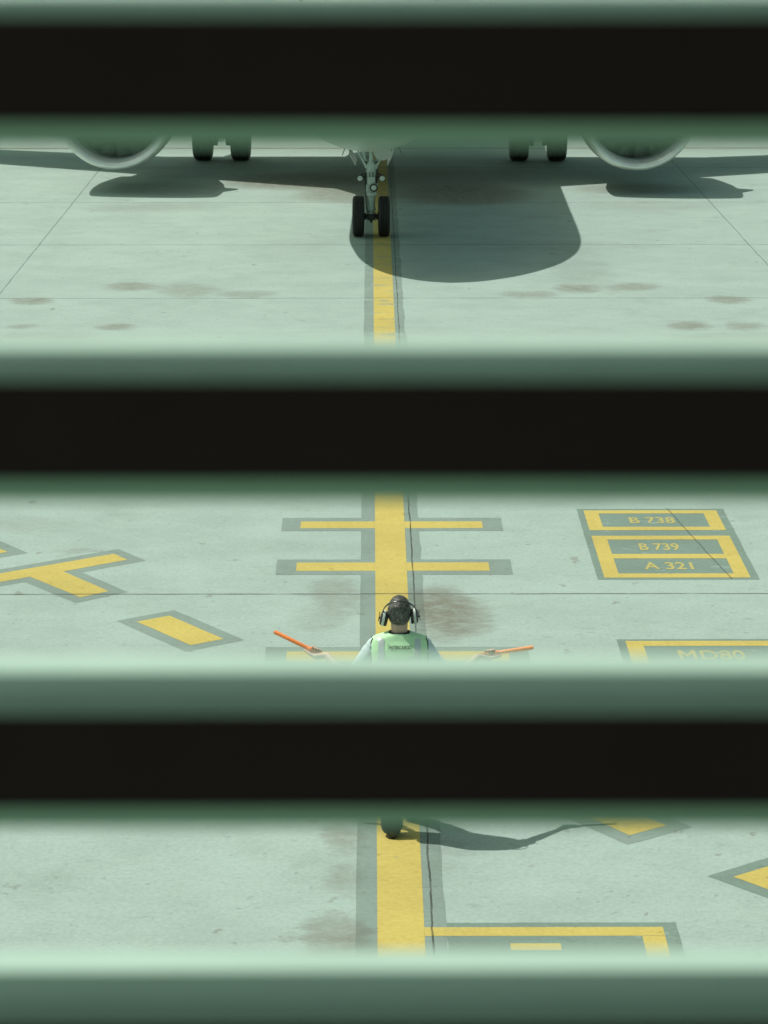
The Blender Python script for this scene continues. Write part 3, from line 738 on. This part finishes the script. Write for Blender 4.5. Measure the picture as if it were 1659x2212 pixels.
# hair: cap that follows the skull, plus many short tufts
def hair_r(d):
    """radius factor for direction d from the head centre; 0 where there is no hair"""
    return d.z > -.15 - .75*max(0, -d.y) - (.15 if abs(d.x) > .75 else 0) and (d.y < .35 or d.z > .45 + .35*max(0, d.y-.35))
def hpt(d, k=1.0): return HC + Vector((d.x*.0865*k, d.y*.104*k, d.z*.1285*k))
b = MB(); n1, n2 = 40, 56; grid = {}
for i in range(n1+1):
    for j in range(n2):
        a = math.pi*i/n1; t = 2*math.pi*j/n2; d = Vector((math.sin(a)*math.cos(t), math.sin(a)*math.sin(t), math.cos(a)))
        p = hpt(d, 1.0 + .02*mnoise.noise(d*7) - (.10 if d.z < -.55 else 0)*min(1, (-.55-d.z)*2.5)); grid[(i, j)] = (len(b.v), d); b.v.append(tuple(p))
for i in range(n1):
    for j in range(n2):
        q = [(i, j), (i, (j+1) % n2), (i+1, (j+1) % n2), (i+1, j)]
        if sum(bool(hair_r(grid[x][1])) for x in q) >= 3: b.f.append(tuple(grid[x][0] for x in q))
HA = b.build('hair', M_hair, P, ang=80)
tufts = [MB(), MB()]
k = 0
while k < 3200:
    d = Vector((random.gauss(0,1), random.gauss(0,1), random.gauss(0,1))).normalized()
    if not hair_r(d): continue
    k += 1
    root = hpt(d, .995); flow = Vector((.35*math.sin(9*d.x + 4*d.z), -.55 if d.z > .5 else -.05, -1.0 if d.z < .55 else -.15)) + Vector([random.uniform(-.22,.22) for _ in range(3)])
    flow = (flow - d*flow.dot(d)).normalized(); ln = random.uniform(.014,.030)*(1 if d.z > -.35 else .45)
    sd = d.cross(flow)*random.uniform(.0010,.0019)
    tip = root + flow*ln + d*random.uniform(.0,.003); mid = root + flow*ln*.5 + d*.0035
    tufts[0 if random.random() < .62 else 1].add([root-sd, root+sd, mid+sd*.8, tip, mid-sd*.8], [(0,1,2,4),(4,2,3)])
tufts[0].build('hair_strands', mat('dark_hair', (.05,.052,.046), rough=.45, var=.3), HA, smooth=False)
tufts[1].build('hair_strands', mat('grey_hair', (.20,.21,.19), rough=.45, var=.3), HA, smooth=False)

# ear defenders worn over the head
ED = empty('ear_defenders', (MX, MYY, 0)); tag(ED, 'dark ear defenders with grey striped cups on the head of the man', 'ear defenders')
CL, CR = Vector((-.1075, .030, 1.694)), Vector((.106, .030, 1.712))
b = MB(); pts = []
for k in range(25):
    t = math.pi*k/24; x = -.128*math.cos(t); s_ = math.sin(t)
    base = CL.z + .02 + (CR.z-CL.z)*k/24
    pts.append((x*(1-.10*(1-s_)*0) , .028 - .078*s_**1.3, base + (1.852-base)*s_**.85))
b.tube(pts, [(.0095,.0042)]*25, 10, ref=(0,-1,0)); b.build('headband', M_plas, ED)
for c, tilt, sg in ((CL, R(13), -1), (CR, R(4), 1)):
    ax = Vector((sg*math.cos(tilt), 0, math.sin(tilt)*1.0)).normalized() if sg < 0 else Vector((math.cos(tilt), 0, math.sin(tilt))).normalized()
    def cup(prof, name, m, par):
        b = MB(); u = Vector((0,1,0)); w = ax.cross(u); n = 30; rs = []
        for d, r in prof:
            rs.append([c + ax*d + u*(r*.92*math.cos(2*math.pi*k/n)) + w*(r*1.18*math.sin(2*math.pi*k/n)) for k in range(n)])
        b.rings(rs); return b.build(name, m, par, ang=60)
    CU = cup([(.000,.047),(.006,.050),(.024,.049),(.034,.042),(.038,.030),(.039,.012)], 'ear_cup', M_plas, ED)
    cup([(-.020,.046),(-.012,.050),(-.001,.049)], 'cushion', M_black, CU)
    cup([(.004,.0508),(.007,.0530),(.019,.0530),(.0225,.0500)], 'stripe', M_cup, CU)
    b = MB(); q = c + ax*.043; b.tube([q + Vector((0,0,.045)), q + Vector((0,0,-.012))], .003, 8); b.ball(q + Vector((sg*.003,0,-.004)), .0075, 10); b.tube([q + Vector((sg*.004,0,.004)), q + Vector((sg*.010,0,-.030))], .003, 8)
    b.build('yoke', M_plas, CU)

# wands
for sg, lab in ((-1, 'orange marshalling wand in the left hand of the man, raised at a slant'), (1, 'orange marshalling wand in the right hand of the man, held almost level')):
    a = (TIP[sg]-GRIP[sg]).normalized(); base = GRIP[sg] - a*.075
    WD = empty('marshalling_wand', Vector((MX, MYY, 0)) + base); tag(WD, lab, 'wand', 'pair of orange wands')
    Lw = (TIP[sg]-base).length
    b = MB(); b.lathe([(.14,.0145),(.15,.0158),(Lw*.6,.0160),(Lw-.012,.0165),(Lw-.003,.0150),(Lw,.008)], (0,0,0), a, 24, True, True); b.build('tube', M_orange if sg < 0 else M_orange_pale, WD)
    b = MB(); b.lathe([(.115,.014),(.120,.0195),(.138,.0205),(.150,.0175)], (0,0,0), a, 24, True, True); b.build('wand_collar', M_orange, WD)
    b = MB(); b.lathe([(0,.012),(.004,.0165),(.06,.0170),(.116,.0165)], (0,0,0), a, 20, True, True); b.build('handle', M_grip, WD)
